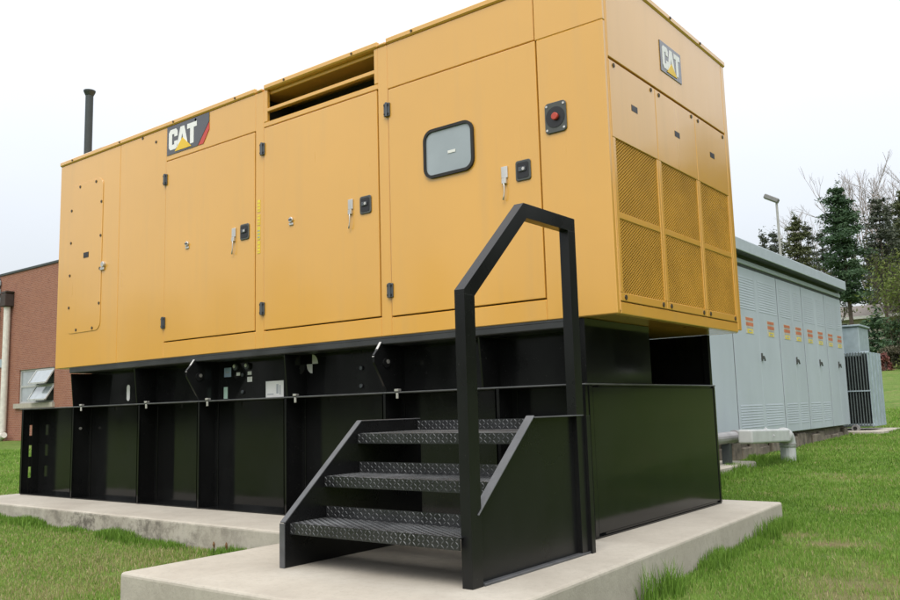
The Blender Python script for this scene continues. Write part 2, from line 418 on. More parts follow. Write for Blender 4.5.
def hinge(parent, x, z):
    h = MB().box(x-.032, x-.006, -.020, -.004, z-.058, z+.058).box(x+.006, x+.032, -.020, -.004, z-.058, z+.058)
    h.cyl((x, -.02, z-.062), 'z', .013, .124, 10)
    o = h.build('hinge', 'hinge', parent, bevel=.003)
    bt = MB()
    for dx in (-.019, .019):
        for dz in (-.038, .038): bt.cyl((x+dx, -.020, z+dz), 'y', .0085, -.006, 8)
    bt.each('hinge_bolt', 'seal', parent)
def lock(parent, x, z):
    o = MB().prism(rrect(x-.066, x+.066, z-.078, z+.078, .02), 'y', -.016, -.004).build('latch', 'bezel', parent, bevel=.004)
    MB().prism(rrect(x-.050, x+.050, z-.060, z+.060, .015), 'y', -.0165, -.019).build('latch_cup', 'latch', parent)
    MB().box(x-.035, x+.028, -.03, -.019, z-.012, z+.024).build('latch_paddle', 'hinge', parent, bevel=.004)
    MB().cyl((x+.012, -.03, z+.006), 'y', .012, -.004, 10).build('key_barrel', 'steel', parent)
def hasp(parent, x, z):
    h = MB().box(x-.028, x+.028, -.018, -.004, z-.005, z+.085).box(x-.020, x+.020, -.030, -.004, z-.05, z-.009)
    o = h.build('hasp', 'steel', parent, bevel=.003)
    st = MB(); pts = [(x-.002+.022*math.sin(t*1.5)-.03*t*t, -.026-.006*math.sin(t*3), z-.04-.135*t) for t in (0, .2, .4, .6, .8, 1)]
    st.tube(pts, [.005, .005, .0045, .0045, .006, .008], 6); st.build('pull_strap', 'steel', parent, smooth=True)
def knob(parent, x, z):
    o = MB().cyl((x, -.004, z), 'y', .026, -.02, 12).box(x-.028, x+.028, -.016, -.006, z-.05, z-.028).build('quarter_turn', 'steel', parent, bevel=.003)
    MB().box(x-.018, x+.018, -.030, -.024, z-.006, z+.006).build('slot_bar', 'hinge', parent)
for (x0, x1, z0, z1), hx in ((d1, -4.953), (d2, -3.366), (d3, -1.760)):
    m = MB().box(x0, x1, -.004, .034, z0, z1)
    door = m.build('door', 'yellow', gen, bevel=.005, seg=2)
    hinge(door, hx, 3.435); hinge(door, hx, 1.888)
    if hx < -4: lock(door, -3.627, 2.664); hasp(door, -3.79, 2.64); knob(door, -4.55, 2.676)
    elif hx < -3: lock(door, -2.024, 2.657); hasp(door, -2.20, 2.65); knob(door, -2.962, 2.675)
    else:
        lock(door, -.426, 2.645); hasp(door, -.592, 2.62)
        x0, x1, z0, z1 = -1.366, -.866, 2.744, 3.150
        ou = rrect(x0, x1, z0, z1, .09, 7); inn = rrect(x0+.024, x1-.024, z0+.024, z1-.024, .067, 7)
        n = len(ou); fr = MB()
        vs = [(p[0], y, p[1]) for y in (-.024, -.004) for p in ou] + [(p[0], y, p[1]) for y in (-.024, -.004) for p in inn]
        fs = []
        for i in range(n):
            j = (i+1) % n
            fs += [(i, j, 2*n+j, 2*n+i), (i, n+i, n+j, j), (2*n+i, 2*n+j, 3*n+j, 3*n+i)]
        fr.add(vs, fs); win = fr.build('window_gasket', 'seal', door)
        MB().prism(rrect(x0+.02, x1-.02, z0+.02, z1-.02, .07, 7), 'y', -.012, -.006).build('window_pane', 'glass', door)
        MB().box(-1.12, -1.045, -.0165, -.0135, 2.918, 2.94).build('pane_sticker', 'white', door)
# vent between roof and middle door
v = MB().box(-3.312, -1.914, .002, .05, 3.800, 3.836)
vo = v.build('vent_bar', 'yellow', gen, bevel=.004)
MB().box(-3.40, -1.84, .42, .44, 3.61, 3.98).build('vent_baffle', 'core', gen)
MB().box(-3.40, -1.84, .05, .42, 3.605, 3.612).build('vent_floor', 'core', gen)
# service panel with rounded corners at the left
sp_ = MB().prism(rrect(-6.93, -6.196, 1.915, 3.715, .10, 7), 'y', -.007, -.0005)
svc = sp_.build('service_panel', 'yellow', gen, bevel=.003)
sc = MB()
for x, z in ((-6.346,3.681),(-6.703,3.681),(-6.885,3.415),(-6.88,3.015),(-6.885,2.618),(-6.885,2.229),(-6.71,1.952),(-6.356,1.947),(-6.222,2.223),(-6.222,3.016),(-6.222,3.419),(-6.222,2.629)):
    sc.cyl((x, -.007, z), 'y', .017, -.006, 8)
sc.each('screw', 'screw', svc)
MB().box(-6.585, -6.475, -.011, -.007, 2.795, 2.858).build('slot', 'latch', svc)
MB().cyl((-6.141, 0, 2.663), 'y', .034, -.03, 12).box(-6.20, -6.12, -.022, -.008, 2.60, 2.632).build('quarter_turn', 'steel', gen, bevel=.003)
hb = MB()
for x, z in ((-5.41, 4.0), (-4.438, 3.985), (-5.15, 3.90)): hb.cyl((x, 0, z), 'y', .016, -.006, 8)
hb.each('screw', 'screw', gen)
# emergency stop
eo = MB().prism(rrect(-.222, -.044, 2.868, 3.098, .03), 'y', -.014, 0).build('emergency_stop', 'bezel', gen, bevel=.004)
MB().cyl((-.133, -.0145, 2.983), 'y', .078, -.003, 20).build('recess', 'latch', eo)
MB().cyl((-.128, -.0175, 2.983), 'y', .027, -.024, 16).build('button', 'red', eo, bevel=.004)
es = MB()
for dx in (-.07, .07):
    for dz in (-.09, .09): es.cyl((-.133+dx, -.014, 2.983+dz), 'y', .009, -.004, 8)
es.each('screw', 'steel', eo)
# stickers on the post
for z0, z1, m_ in ((2.70, 2.80, 'ylabel'), (2.56, 2.685, 'ylabel'), (2.425, 2.545, 'ylabel'), (2.83, 2.945, 'ylabel')):
    o = MB().box(-3.447, -3.408, -.003, 0, z0, z1).build('sticker', m_, gen)
    pr = MB()
    for i in range(3): pr.box(-3.442, -3.413, -.0042, -.003, z0+.015+i*.032, z0+.027+i*.032)
    pr.build('sticker_print', 'yellow' if z0 != 2.56 else 'labelink', o)

# maker's signs: letters built from the shapes in the photo
C_ = [[(.00,.14),(.00,.86),(.14,1),(.66,1),(.80,.86),(.80,.62),(.50,.62),(.50,.76),(.30,.76),(.30,.24),(.50,.24),(.50,.40),(.80,.40),(.80,.14),(.66,0),(.14,0)]]
A_ = [[(0,0),(.34,1),(.70,1),(1.04,0),(.74,0),(.52,.66),(.30,0)]]
T_ = [[(0,1),(.86,1),(.86,.76),(.59,.76),(.59,0),(.27,0),(.27,.76),(0,.76)]]
def letters(place, v0, v1, u0, u1, glyph_gap=.04):
    """glyphs laid between u0..u1; place(u, v) gives the in-plane point"""
    ws = [.80, 1.04, .86]; tot = sum(ws)-.16; sc = (u1-u0)/tot; out = []; x = 0
    for gph, w_ in zip((C_, A_, T_), ws):
        for poly in gph: out.append([place(u0+(x+p[0])*sc, v0+p[1]*(v1-v0)) for p in poly])
        x += w_ - .08
    return out
x0, x1, z0, z1 = -4.940, -4.208, 3.697, 4.012
pl = lambda u, v: (x0+u*(x1-x0), z0+v*(z1-z0))
sg = MB().prism([pl(0,0), pl(.74,0), pl(1,.70), pl(1,1), pl(0,1)], 'y', -.006, -.0005).build('logo_sign', 'logo_black', gen)
MB().prism([pl(.755,0), pl(.865,0), pl(1.0,.42), pl(1.0,.66)], 'y', -.006, -.0005).build('red_stripe', 'logo_red', sg)
lt = MB()
for p in letters(pl, .15, .86, .05, .72): lt.prism(p, 'y', -.0085, -.006)
lt.build('lettering', 'logo_white', sg)
MB().prism([pl(.20,.06), pl(.385,.47), pl(.60,.06)], 'y', -.0105, -.0085).build('triangle', 'logo_yellow', sg)
y0, y1, zz0, zz1 = .975, 1.392, 3.535, 3.79
pe = lambda u, v: (y0+u*(y1-y0), zz0+v*(zz1-zz0))
sg = MB().prism([pe(0,0), pe(1,0), pe(1,1), pe(0,1)], 'x', R_+.0005, R_+.006).build('logo_sign', 'logo_black', gen)
lt = MB()
for p in letters(pe, .14, .88, .09, .93): lt.prism(p, 'x', R_+.006, R_+.0085)
lt.build('lettering', 'logo_white', sg)
MB().prism([pe(.27,.07), pe(.50,.44), pe(.76,.07)], 'x', R_+.0085, R_+.0105).build('triangle', 'logo_yellow', sg)
# right end: top panel and three grille panels
MB().box(R_-.03, R_, .058, 2.372, 3.356, ZT).build('end_top_panel', 'yellow', gen, bevel=.004)
def lattice(yA, yB, zA, zB, x, pitch_y=.036, pitch_z=.0235, w=.0082):
    m = MB(); sl = pitch_z/pitch_y
    for sgn, xx in ((1, x), (-1, x-.003)):
        c0 = zA - (sl*(yB-yA) if sgn > 0 else 0); c1 = zB + (0 if sgn > 0 else sl*(yB-yA))
        n = int((c1-c0)/pitch_z)+1
        for i in range(n):
            c = c0 + i*pitch_z; pa = []
            for y in (yA, yB):
                pa.append((y, c + sgn*sl*(y-yA)))
            (ya, za), (yb, zb) = pa
            def clip(ya, za, yb, zb):
                t0, t1 = 0., 1.; d = zb-za
                for lim, s in ((zA, 1), (zB, -1)):
                    f0 = s*(za-lim); f1 = s*(zb-lim)
                    if f0 < 0 and f1 < 0: return None
                    if f0 < 0: t0 = max(t0, f0/(f0-f1))
                    elif f1 < 0: t1 = min(t1, f0/(f0-f1))
                return (ya+(yb-ya)*t0, za+d*t0, ya+(yb-ya)*t1, za+d*t1) if t1 > t0+.01 else None
            cc = clip(ya, za, yb, zb)
            if cc: m.bar((xx, cc[0], cc[1]), (xx, cc[2], cc[3]), w, .003, up=(1,0,0))
    return m
for ya, yb in ((.060, .826), (.834, 1.631), (1.639, 2.370)):
    p = MB(); st = .045
    p.box(R_-.03, R_, ya, yb, 2.765, 3.338); p.box(R_-.03, R_, ya, yb, 1.606, 1.664)
    p.box(R_-.03, R_, ya, ya+st, 1.664, 2.765); p.box(R_-.03, R_, yb-st+.015, yb, 1.664, 2.765)
    p.box(R_-.028, R_-.003, ya+st, yb-st+.015, 2.188, 2.235)
    pan = p.build('grille_panel', 'yellow', gen, bevel=.004)
    for zA, zB in ((1.664, 2.188), (2.235, 2.765)):
        lattice(ya+st, yb-st+.015, zA, zB, R_-.010).build('grille_mesh', 'mesh', pan)
    sc = MB()
    for y in (ya+.07, yb-.07):
        sc.cyl((R_, y, 3.305), 'x', .017, .006, 8); sc.cyl((R_, y, 1.634), 'x', .018, .006, 8)
    sc.each('screw', 'screw', pan)
    ym = (ya+yb)/2; MB().box(R_, R_+.002, ym-.05, ym+.05, 3.042, 3.088).build('hand_slot', 'latch', pan)
MB().box(R_-.14, R_-.10, .06, 2.37, 1.60, 3.34).build('grille_backing', simple('brown radiator core', (.19, .108, .026), .8), gen)
# exhaust stack on the roof
st = MB().tube([(-6.93,.2,4.07),(-6.93,.2,4.95)], .047, 18).tube([(-6.93,.2,4.94),(-6.93,.2,4.985),(-6.93,.2,5.005)], [.049,.070,.073], 18)
st.build('exhaust_stack', 'stack', gen, smooth=False)
# ---- skid rail
rl = MB().box(-6.85, -.125, .002, .06, 1.495, 1.513).box(-6.85, -.125, .002, .012, 1.452, 1.495).box(-6.85, -.125, .012, .30, 1.448, 1.462)
rl.build('skid_rail', 'rail', gen, bevel=.003)
# ---- tank: lower plinth and upper part, recessed panels between projecting ribs
RD = .22                                                  # depth of recess, lower
RU = .28
t = MB().box(-7.97, -.012, RD, 2.40, .012, 1.042)
t.build('tank_body', 'black', gen)
MB().box(-7.99, -.0, .03, 2.42, 0, .012).build('bottom_flange', 'black', gen)
fl = MB().box(-8.02, .004, .0, 2.44, 1.044, 1.056); fl.build('tank_flange', 'flange', gen, bevel=.003)
u = MB().box(-6.84, -.03, RU, 1.10, 1.056, ZB).box(-6.84, -.75, 1.10, 2.40, 1.056, ZB)
u.build('tank_top_body', 'black', gen)
e = MB().box(-.07, -.012, .05, 1.112, 1.056, ZB-.002).box(-.07, -.012, 2.365, 2.42, 1.056, ZB-.002)
e.box(-.75, -.07, 2.385, 2.405, 1.056, ZB-.002)
e.box(-.60, -.55, 1.30, 1.36, 1.056, ZB).box(-.50, -.46, 1.5, 1.56, 1.056, ZB).box(-.56, -.50, 1.80, 1.86, 1.056, ZB).box(-.70, -.66, 2.05, 2.2, 1.056, ZB)
e.each('end_plate', 'black', gen, bevel=.003)
ep = MB().box(-.012, 0, .10, 2.40, .03, 1.030); ep.box(-.03, .002, .045, .10, .012, 1.044); ep.box(-.04, -.004, .0, .045, .012, 1.044); ep.box(-.02, .006, 2.385, 2.42, .012, 1.044)
ep.build('end_panel', 'black', gen, bevel=.004)
# lower ribs
for i, x in enumerate((-7.955, -6.754, -5.406, -4.36, -3.079, -1.875, -.75)):
    if i == 0:
        # slotted end rib, in strips round three lifting slots
        m = MB().box(x-.008, x+.008, 0, .098, .012, 1.044).box(x-.008, x+.008, .134, RD, .012, 1.044)
        zs = [.012, .20, .335, .46, .60, .72, .85, 1.044]
        for a in range(0, 8, 2): m.box(x-.008, x+.008, .098, .134, zs[a], zs[a+1])
    else:
        m = MB().box(x-.008, x+.008, 0, RD, .012, 1.044)
        m.box(x-.008, x+.055, RD-.012, RD-.002, .012, 1.044)
    m.box(x-.008, x+.03, 0, .008, .012, 1.044)
    o = m.build('rib', 'black', gen, bevel=.002)
    if 0 < i < 6:
        bo = MB().cyl((x+.008, .10, .80), 'x', .016, .012, 8); bo.build('bolt', 'steel', o) if i == 1 else None
# upper ribs and lifting ears
for x in (-6.83, -5.509, -3.09, -.9):
    MB().prism([(.012, 1.440), (.05, 1.058), (RU, 1.058), (RU, ZB-.07)], 'x', x-.007, x+.007).build('upper_rib', 'black', gen, bevel=.002)
for x in (-4.42, -1.885):
    o = MB().prism([(-.095, 1.36), (.0, 1.468), (.02, 1.455), (RU, 1.455), (RU, 1.058), (.06, 1.058), (-.095, 1.30)], 'x', x-.012, x+.012).build('lifting_ear', 'black', gen, bevel=.002)
    MB().bar((x, -.096, 1.345), (x, -.004, 1.470), .024, .004, up=(0,-1,1)).build('edge_highlight', 'steel', o)  # bright bar painting the highlight along the ear's chamfer
    MB().tube([(x+.012, .05, 1.30), (x+.022, .05, 1.30)], .04, 16).build('ear_boss', 'stair', o)
    MB().cyl((x+.022, .062, 1.31), 'x', .018, .004, 10).build('ear_pin', 'steel', o)
cp = 0
for x in (-6.562, -5.255, -4.206, -2.931, -1.718):
    c = MB().box(x-.02, x+.02, -.012, .03, 1.0585, 1.078).cyl((x, .005, 1.0), 'z', .013, .046, 8)
    c.build('flange_bolt', 'steel', gen, bevel=.003)
# labels and gauges on the tank front (plane y = RU)
def sticker(x0, x1, z0, z1, m_, name='sticker', y=RU):
    return MB().box(x0, x1, y-.0035, y-.0005, z0, z1).build(name, m_, gen)
o = sticker(-3.655, -3.398, 1.066, 1.222, 'white', 'tank_label')
pr = MB().box(-3.50, -3.47, RU-.005, RU-.0036, 1.10, 1.19).box(-3.455, -3.44, RU-.005, RU-.0036, 1.09, 1.18).box(-3.63, -3.54, RU-.005, RU-.0036, 1.09, 1.10)
pr.build('label_print', 'labelink', o)
o = sticker(-4.30, -4.19, 1.292, 1.385, 'blue', 'tank_label')
MB().box(-4.275, -4.215, RU-.005, RU-.0036, 1.33, 1.345).build('label_print', 'labelink', o)
sticker(-4.105, -4.05, 1.298, 1.330, 'white'); sticker(-3.93, -3.87, 1.298, 1.332, 'white'); sticker(-3.935, -3.86, 1.228, 1.278, 'white')
for x in (-4.10, -3.92):
    o = MB().cyl((x, RU-.001, 1.385), 'y', .034, -.03, 14).build('gauge', 'hinge', gen, bevel=.004)
    MB().cyl((x-.008, RU-.031, 1.392), 'y', .018, -.003, 12).build('gauge_face', 'white', o)
sticker(-4.305, -4.245, 1.072, 1.19, 'green', 'tank_label')
MB().prism(rrect(-6.075, -6.012, 1.10, 1.283, .03), 'y', RU-.004, RU-.0005).build('tank_label', 'white', gen)
# lifting-centre target, two white quarters
tg = MB().prism([(-3.0,1.357)]+[(-3.0+.075*math.cos(a), 1.357+.088*math.sin(a)) for a in np.linspace(0, PI/2, 7)], 'y', RU-.003, RU-.0005)
tg.prism([(-3.0,1.357)]+[(-3.0+.075*math.cos(a), 1.357+.088*math.sin(a)) for a in np.linspace(PI, 1.5*PI, 7)], 'y', RU-.003, RU-.0005)
tg.build('centre_mark', 'white', gen)
for x, z in ((-5.74, 1.349), (-5.67, 1.143), (-2.368, 1.287), (-2.371, 1.129), (-4.0, 1.302), (-4.0, 1.132)):
    MB().cyl((x, RU, z), 'y', .020, -.018, 8).build('bolt', 'steel' if x < -5 else 'hinge', gen, bevel=.003)
MB().box(-1.165, -1.13, RU-.0035, RU-.0005, 1.36, 1.445).build('sticker', 'white', gen)

# ------------------------------------------------------------------ steps with handrail
stp = thing('metal_steps', 'black steel checker plate steps with one handrail, standing on the concrete pad', 'steps', (-.45, -1.1, 0))
def lozenges(m, origin, du, dv, nrm, U, V, pu=.031, pv=.0195):
    """raised diamond-plate lugs on a rectangle U x V, alternating directions"""
    o = Vector(origin); du = Vector(du); dv = Vector(dv); n = Vector(nrm)
    nu = int(U/pu); nv = max(1, int(V/pv))
    for i in range(nu):
        for j in range(nv):
            c = o + du*((i+.5)*U/nu) + dv*((j+.5)*V/nv)
            a = PI/4 if (i+j) % 2 else -PI/4
            e = (du*math.cos(a)+dv*math.sin(a)); s_ = n.cross(e)
            hl, hw, hh = .0142, .0044, .0030
            m.add([c-e*hl, c-s_*hw, c+e*hl, c+s_*hw, c+n*hh-e*hl*.35, c+n*hh+e*hl*.35],
                  [(0,1,5,4), (1,2,5), (2,3,4,5), (3,0,4)])
xa, xb = -1.094, .172
for yn, zn, yb in ((-1.70, .256, -1.392), (-1.415, .508, -1.090), (-1.112, .760, -.492)):
    lip = .064
    m = MB().box(xa, xb, yn, yb, zn-.007, zn).box(xa, xb, yn, yn+.007, zn-lip, zn-.007).box(xa, xb, yb-.007, yb, zn, zn+.070)
    o = m.build('tread', 'tread', stp)
    z = MB(); U = xb-xa
    lozenges(z, (xa, yn, zn-lip+.003), (1,0,0), (0,0,1), (0,-1,0), U, lip-.005)
    lozenges(z, (xa, yn+.004, zn), (1,0,0), (0,1,0), (0,0,1), U, yb-yn-.012)
    lozenges(z, (xa, yb-.007, zn+.005), (1,0,0), (0,0,1), (0,-1,0), U, .064)
    z.build('checker_lugs', 'lozenge', o)
prof = [(-1.735, .0), (-1.735, .258), (-1.072, .838), (-.46, .838), (-.46, .0)]
s = MB().prism(prof, 'x', -1.112, -1.096)
s.build('stringer', 'stair', stp, bevel=.002); s = MB()
s.box(-1.137, -1.094, -1.744, -1.7355, 0, .258)
s.bar((-1.1155, -1.737, .262), (-1.1155, -1.070, .843), .043, .008, up=(0,-.66,.75))
s.box(-1.137, -1.094, -1.070, -.46, .8385, .846)
s.each('stringer_flange', 'edge', stp, bevel=.002)
s = MB().prism([(-1.60, .0), (-1.60, .355), (-1.045, .838), (-.46, .838), (-.46, .0)], 'x', .176, .190)
s.build('stringer', 'stair', stp, bevel=.002); s = MB()
s.bar((.2015, -1.605, .358), (.2015, -1.035, .852), .055, .008, up=(0,-.66,.75))
s.box(.174, .229, -1.03, -.46, .8385, .846); s.box(.1905, .228, -1.565, -.44, .0, .014)
s.each('stringer_flange', 'edge', stp, bevel=.002)
px0, px1 = .156, .221
r = MB().box(px0, px1, -1.665, -1.572, 0, 1.50)
r.box(px0, px1, -.535, -.445, .0, 2.02)
r.box(px0+.01, px1+.018, -.445, -.40, 0, .84)
mz = (-1.618, 1.512); ap = (-1.035, 2.055); rr = (-.49, 2.055)
xc = (px0+px1)/2
# slanted and level rail with mitred ends (profiles in the y-z plane)
def rail_quad(a, b, na, nb, w): pass
dv = Vector((ap[0]-mz[0], ap[1]-mz[1])).normalized(); nn = Vector((-dv.y, dv.x)); hw = .0435
t1 = math.tan(math.acos(dv.x)/2)                      # mitre between slanted and level
A0 = (-1.665, 1.50); A1 = (-1.572, 1.50)
top_apex = (ap[0]-t1*hw*.9, ap[1]+hw); bot_apex = (ap[0]+t1*hw*.9, ap[1]-hw)
lo_top = (-1.665, top_apex[1]-(top_apex[0]+1.665)*dv.y/dv.x); lo_bot = (-1.572, bot_apex[1]-(bot_apex[0]+1.572)*dv.y/dv.x)
r2 = MB().prism([(-1.665,1.50), lo_top, top_apex, bot_apex, lo_bot, (-1.572,1.50)], 'x', px0, px1)
r3 = MB().prism([top_apex, (-.445, top_apex[1]), (-.445, bot_apex[1]), bot_apex], 'x', px0, px1)
r.v = [v_ if not (abs(v_[2]-2.02) < 1e-6) else (v_[0], v_[1], bot_apex[1]) for v_ in r.v]
r.add(r2.v, r2.f); r.add(r3.v, r3.f)
r.build('handrail', 'stair', stp, bevel=.005, seg=2)
MB().box(.10, .175, -.50, -.46, .60, .835).build('bracket', 'stair', stp, bevel=.003)

# ------------------------------------------------------------------ grey switchgear enclosure behind
sw = thing('switchgear_enclosure', 'long pale blue grey metal enclosure with a flat overhanging roof, right behind the generator', 'electrical enclosure', (-3.4, 11, 0))
WX, Y0, Y1, W0, W1 = -2.0, 5.2, 16.35, .30, 3.235
MB().box(-4.9, WX-.036, Y0, Y1, W0, 3.37).build('body', 'grey', sw)
MB().box(WX-.035, WX-.013, Y0+.01, Y1-.02, W0+.012, 3.37).build('door_gap_shade', 'seam', sw)  # dark sheet behind the doors, painting the shade in their gaps
MB().box(-4.9, WX+.012, Y0, Y1-.01, 3.285, 3.368).build('fascia_trim', 'greyroof', sw, bevel=.008)
MB().box(-5.0, WX-.02, Y0, Y1-.02, 3.369, 3.428).build('frieze_shade', 'seam', sw)  # dark band: shade below the roof overhang put into its colour
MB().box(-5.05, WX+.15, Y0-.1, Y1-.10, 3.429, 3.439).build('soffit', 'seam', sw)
MB().prism([(WX+.165, 3.44), (WX+.165, 3.645), (WX+.155, 3.655), (-3.4, 3.75), (-5.05, 3.655), (-5.1, 3.44)], 'y', Y0-.2, Y1-.05).build('roof', 'greyroof', sw, bevel=.008)
seams = [5.2, 7.3, 8.80, 11.37, 13.03, 14.82, 16.35]
hy = {2: 10.15, 3: 12.30, 4: 14.02, 5: 15.63}
for i in range(6):
    ya, yb = seams[i]+.024, seams[i+1]-.024; ym = hy.get(i, (ya+yb)/2)
    leaves = [(ya, ym-.003), (ym+.003, yb)] if i >= 2 else [(ya, yb)]
    for a, c_ in leaves:
        d = MB().box(WX-.0125, WX, a, c_, W0+.01, W1-.01)
        door = d.build('door', 'grey', sw, bevel=.003)
        if i >= 2:
            for zb, nrow in ((.46, 9), (2.50, 13)):
                if nrow == 9 and i == 5: continue
                lv = MB()
                for r_ in range(nrow):
                    z = zb + r_*.045
                    lv.add(
                        [(WX,a+.10,z),(WX,c_-.10,z),(WX+.005,c_-.10,z-.001),(WX+.005,a+.10,z-.001),(WX,a+.10,z+.026),(WX,c_-.10,z+.026)],
                        [(0,1,2,3),(3,2,5,4),(0,3,4),(1,5,2)])
                lv.build('louver_slats', 'grey', door)
    if i >= 2:
        h = MB().box(WX, WX+.02, ym+.03, ym+.08, 1.61, 1.75).box(WX+.02, WX+.05, ym+.04, ym+.065, 1.64, 1.70).bar((WX+.045, ym+.05, 1.69), (WX+.045, ym+.10, 1.61), .024, .024)
        h.build('handle', 'bezel', door, bevel=.004)
for y in (9.67, 10.85, 11.86, 12.637, 13.482, 14.291, 15.134, 15.948):
    o = MB().box(WX, WX+.004, y-.20, y+.20, 2.07, 2.36).build('warning_label', 'labelbase', sw)
    MB().box(WX+.004, WX+.006, y-.19, y+.19, 2.30, 2.35).box(WX+.004, WX+.006, y-.19, y+.19, 2.205, 2.265).build('label_band', 'orange', o)
    MB().box(WX+.004, WX+.006, y-.13, y+.13, 2.08, 2.15).build('label_symbol', 'ylabel', o)
    MB().box(WX+.0062, WX+.0072, y-.08, y+.08, 2.10, 2.13).box(WX+.004, WX+.006, y-.17, y+.17, 2.166, 2.19).box(WX+.004, WX+.006, y-.16, y+.16, 2.275, 2.29).build('label_print', 'labelink', o)
fd = MB()
rs = random.Random(3); y = 5.3
fd.box(-4.8, WX-.13, 5.3, 16.3, -.5, W0-.02)
while y < 16.2:
    l = rs.uniform(.25, .6); zz = float(ground(WX, y))
    fd.box(WX-.128, WX-.06+rs.uniform(-.03, .03), y, min(16.28, y+l-.03), zz-.2, zz+(W0-zz)*rs.uniform(.45, .95)-.03); y += l
fo = fd.build('foundation', 'stone', bevel=.03); kind(fo, 'structure')
sl = MB().box(-2.6, -1.42, 4.6, 7.75, -.35, .015).build('concrete_slab', 'concrete', bevel=.02); kind(sl, 'structure')
# white duct elbow and zinc pipe
dt = thing('duct', 'white elbowed duct running along the grey enclosure and turning down into the lawn', 'duct', (-1.3, 8.95, -.02))
MB().bar((-1.3, 6.98, .405), (-1.3, 8.80, .350), .21, .20).build('duct_run', 'duct', dt, bevel=.03, seg=3)
el_ = []
for a in np.linspace(0, PI/2, 7): el_.append((-1.3, 8.80+.15*math.sin(a), .20+.15*math.cos(a)))
MB().tube([(-1.3, 8.74, .352)]+el_+[(-1.3, 8.95, .16)], .125, 16).build('elbow', 'duct', dt, smooth=True)
MB().tube([(-1.3, 8.95, .20), (-1.3, 8.95, -.35)], .118, 16).build('downleg', 'duct', dt, smooth=False)
MB().tube([(-1.3, 8.95, .20), (-1.3, 8.95, .222)], .133, 16).build('band', 'pipe', dt)
MB().tube([(-1.3, 7.9, .38), (-1.3, 7.92, .38)], .128, 4).build('joint', 'duct', dt)
pz = thing('conduit_pipe', 'dull zinc pipe lying low along the grey enclosure beside the white duct', 'pipe', (-1.6, 6, .3))
MB().tube([(-1.6, 4.9, .385), (-1.6, 7.45, .385)], .085, 16).build('pipe_run', 'pipe', pz, smooth=False)
MB().tube([(-1.6, 7.38, .385), (-1.6, 7.48, .385)], .10, 16).build('collar', 'pipe', pz)
MB().box(-1.66, -1.54, 7.0, 7.08, .0, .30).box(-1.66, -1.54, 5.4, 5.48, .0, .30).each('support', 'seam', pz)

# ------------------------------------------------------------------ transformer at the far end
tr = thing('transformer', 'grey transformer with dark cooling fins beyond the far end of the grey enclosure', 'transformer', (-2.6, 17.6, .1))
MB().box(-3.4, -1.78, 16.95, 18.0, 1.9, 2.62).build('upper_tank', 'trgrey', tr, bevel=.02)
MB().box(-3.45, -1.74, 16.9, 18.05, 2.625, 2.67).build('tank_lid', 'trgrey', tr, bevel=.01)
MB().box(-3.4, -2.3, 16.8, 18.4, .2, 1.9).build('lower_tank', 'trgrey', tr)
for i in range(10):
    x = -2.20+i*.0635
    MB().box(x-.010, x+.010, 16.9, 18.3, .23, 2.0).build('cooling_fin', 'fin' if i < 9 else 'trgrey', tr, bevel=.004)  # inner fins coloured darker for the shade between them, outer one left light
hd = MB().tube([(-2.3, 16.98, 1.98), (-1.6, 16.98, 1.98)], .035, 8).tube([(-2.3, 16.98, .27), (-1.6, 16.98, .27)], .035, 8).box(-2.25, -1.61, 16.885, 16.897, 1.06, 1.09)
hd.each('header_pipe', 'trgrey', tr)
for yy in (17.2, 17.55, 17.9, 18.2):
    MB().box(-1.625, -1.595, yy-.03, yy+.03, .24, 2.0).build('side_rib', 'trgrey', tr, bevel=.006)
v_ = MB().tube([(-1.97, 16.62, .20), (-1.97, 16.80, .20)], .085, 16).build('drain_valve', 'pipe', tr)
MB().tube([(-1.97, 16.612, .20), (-1.97, 16.618, .20)], .045, 12).build('valve_bore', 'seal', v_)
tb = MB().box(-3.7, -1.35, 16.45, 18.7, -.35, .145).build('transformer_plinth', 'concrete', bevel=.02); kind(tb, 'structure')

# ------------------------------------------------------------------ brick building at the left
BY = 14.0
bb = thing('brick_building', 'two storey red brick building with a flat roof, far left behind the generator', 'building', (-37, BY+5, 0))
wx0, wx1, wz0, wz1 = -37.42, -34.20, 1.72, 3.28
wl = MB().box(-75, wx0, BY, BY+.35, -1, 8.0).box(wx1, -24, BY, BY+.35, -1, 8.0).box(wx0, wx1, BY, BY+.35, -1, wz0).box(wx0, wx1, BY, BY+.35, wz1, 8.0)
wl.box(-75, -24, BY+.35, BY+12, -1, 7.9)
wl.build('wall', 'brick', bb)
MB().box(-75.1, -23.9, BY-.05, BY+12.1, 8.0, 8.10).build('coping', 'seam', bb)
MB().box(wx0-.25, wx1+.12, BY-.12, BY+.1, wz0-.22, wz0-.002).build('window_sill', simple('pale sill', (.40, .37, .31), .8), bb)
wf = MB()
wm, wh = (wx0+wx1)/2-.12, (wz0+wz1)/2
wf.box(wx0, wx1, BY+.06, BY+.14, wz1-.09, wz1).box(wx0, wx1, BY+.06, BY+.14, wz0, wz0+.08).box(wx0, wx0+.10, BY+.06, BY+.14, wz0+.08, wz1-.09).box(wx1-.08, wx1, BY+.06, BY+.14, wz0+.08, wz1-.09)
wf.box(wm-.05, wm+.05, BY+.06, BY+.14, wz0+.08, wz1-.09).box(wx0+.10, wm-.05, BY+.06, BY+.14, wh-.05, wh+.05).box(wm+.05, wx1-.08, BY+.06, BY+.14, wh-.05, wh+.05)
win = wf.build('window', 'winframe', bb)
MB().box(wx0+.10, wm-.05, BY+.09, BY+.11, wz0+.08, wz1-.09).build('window_pane', 'winlight', win)
MB().box(wm+.05, wx1-.08, BY+.10, BY+.12, wz0+.08, wz1-.09).build('window_pane', 'darkwin', win)
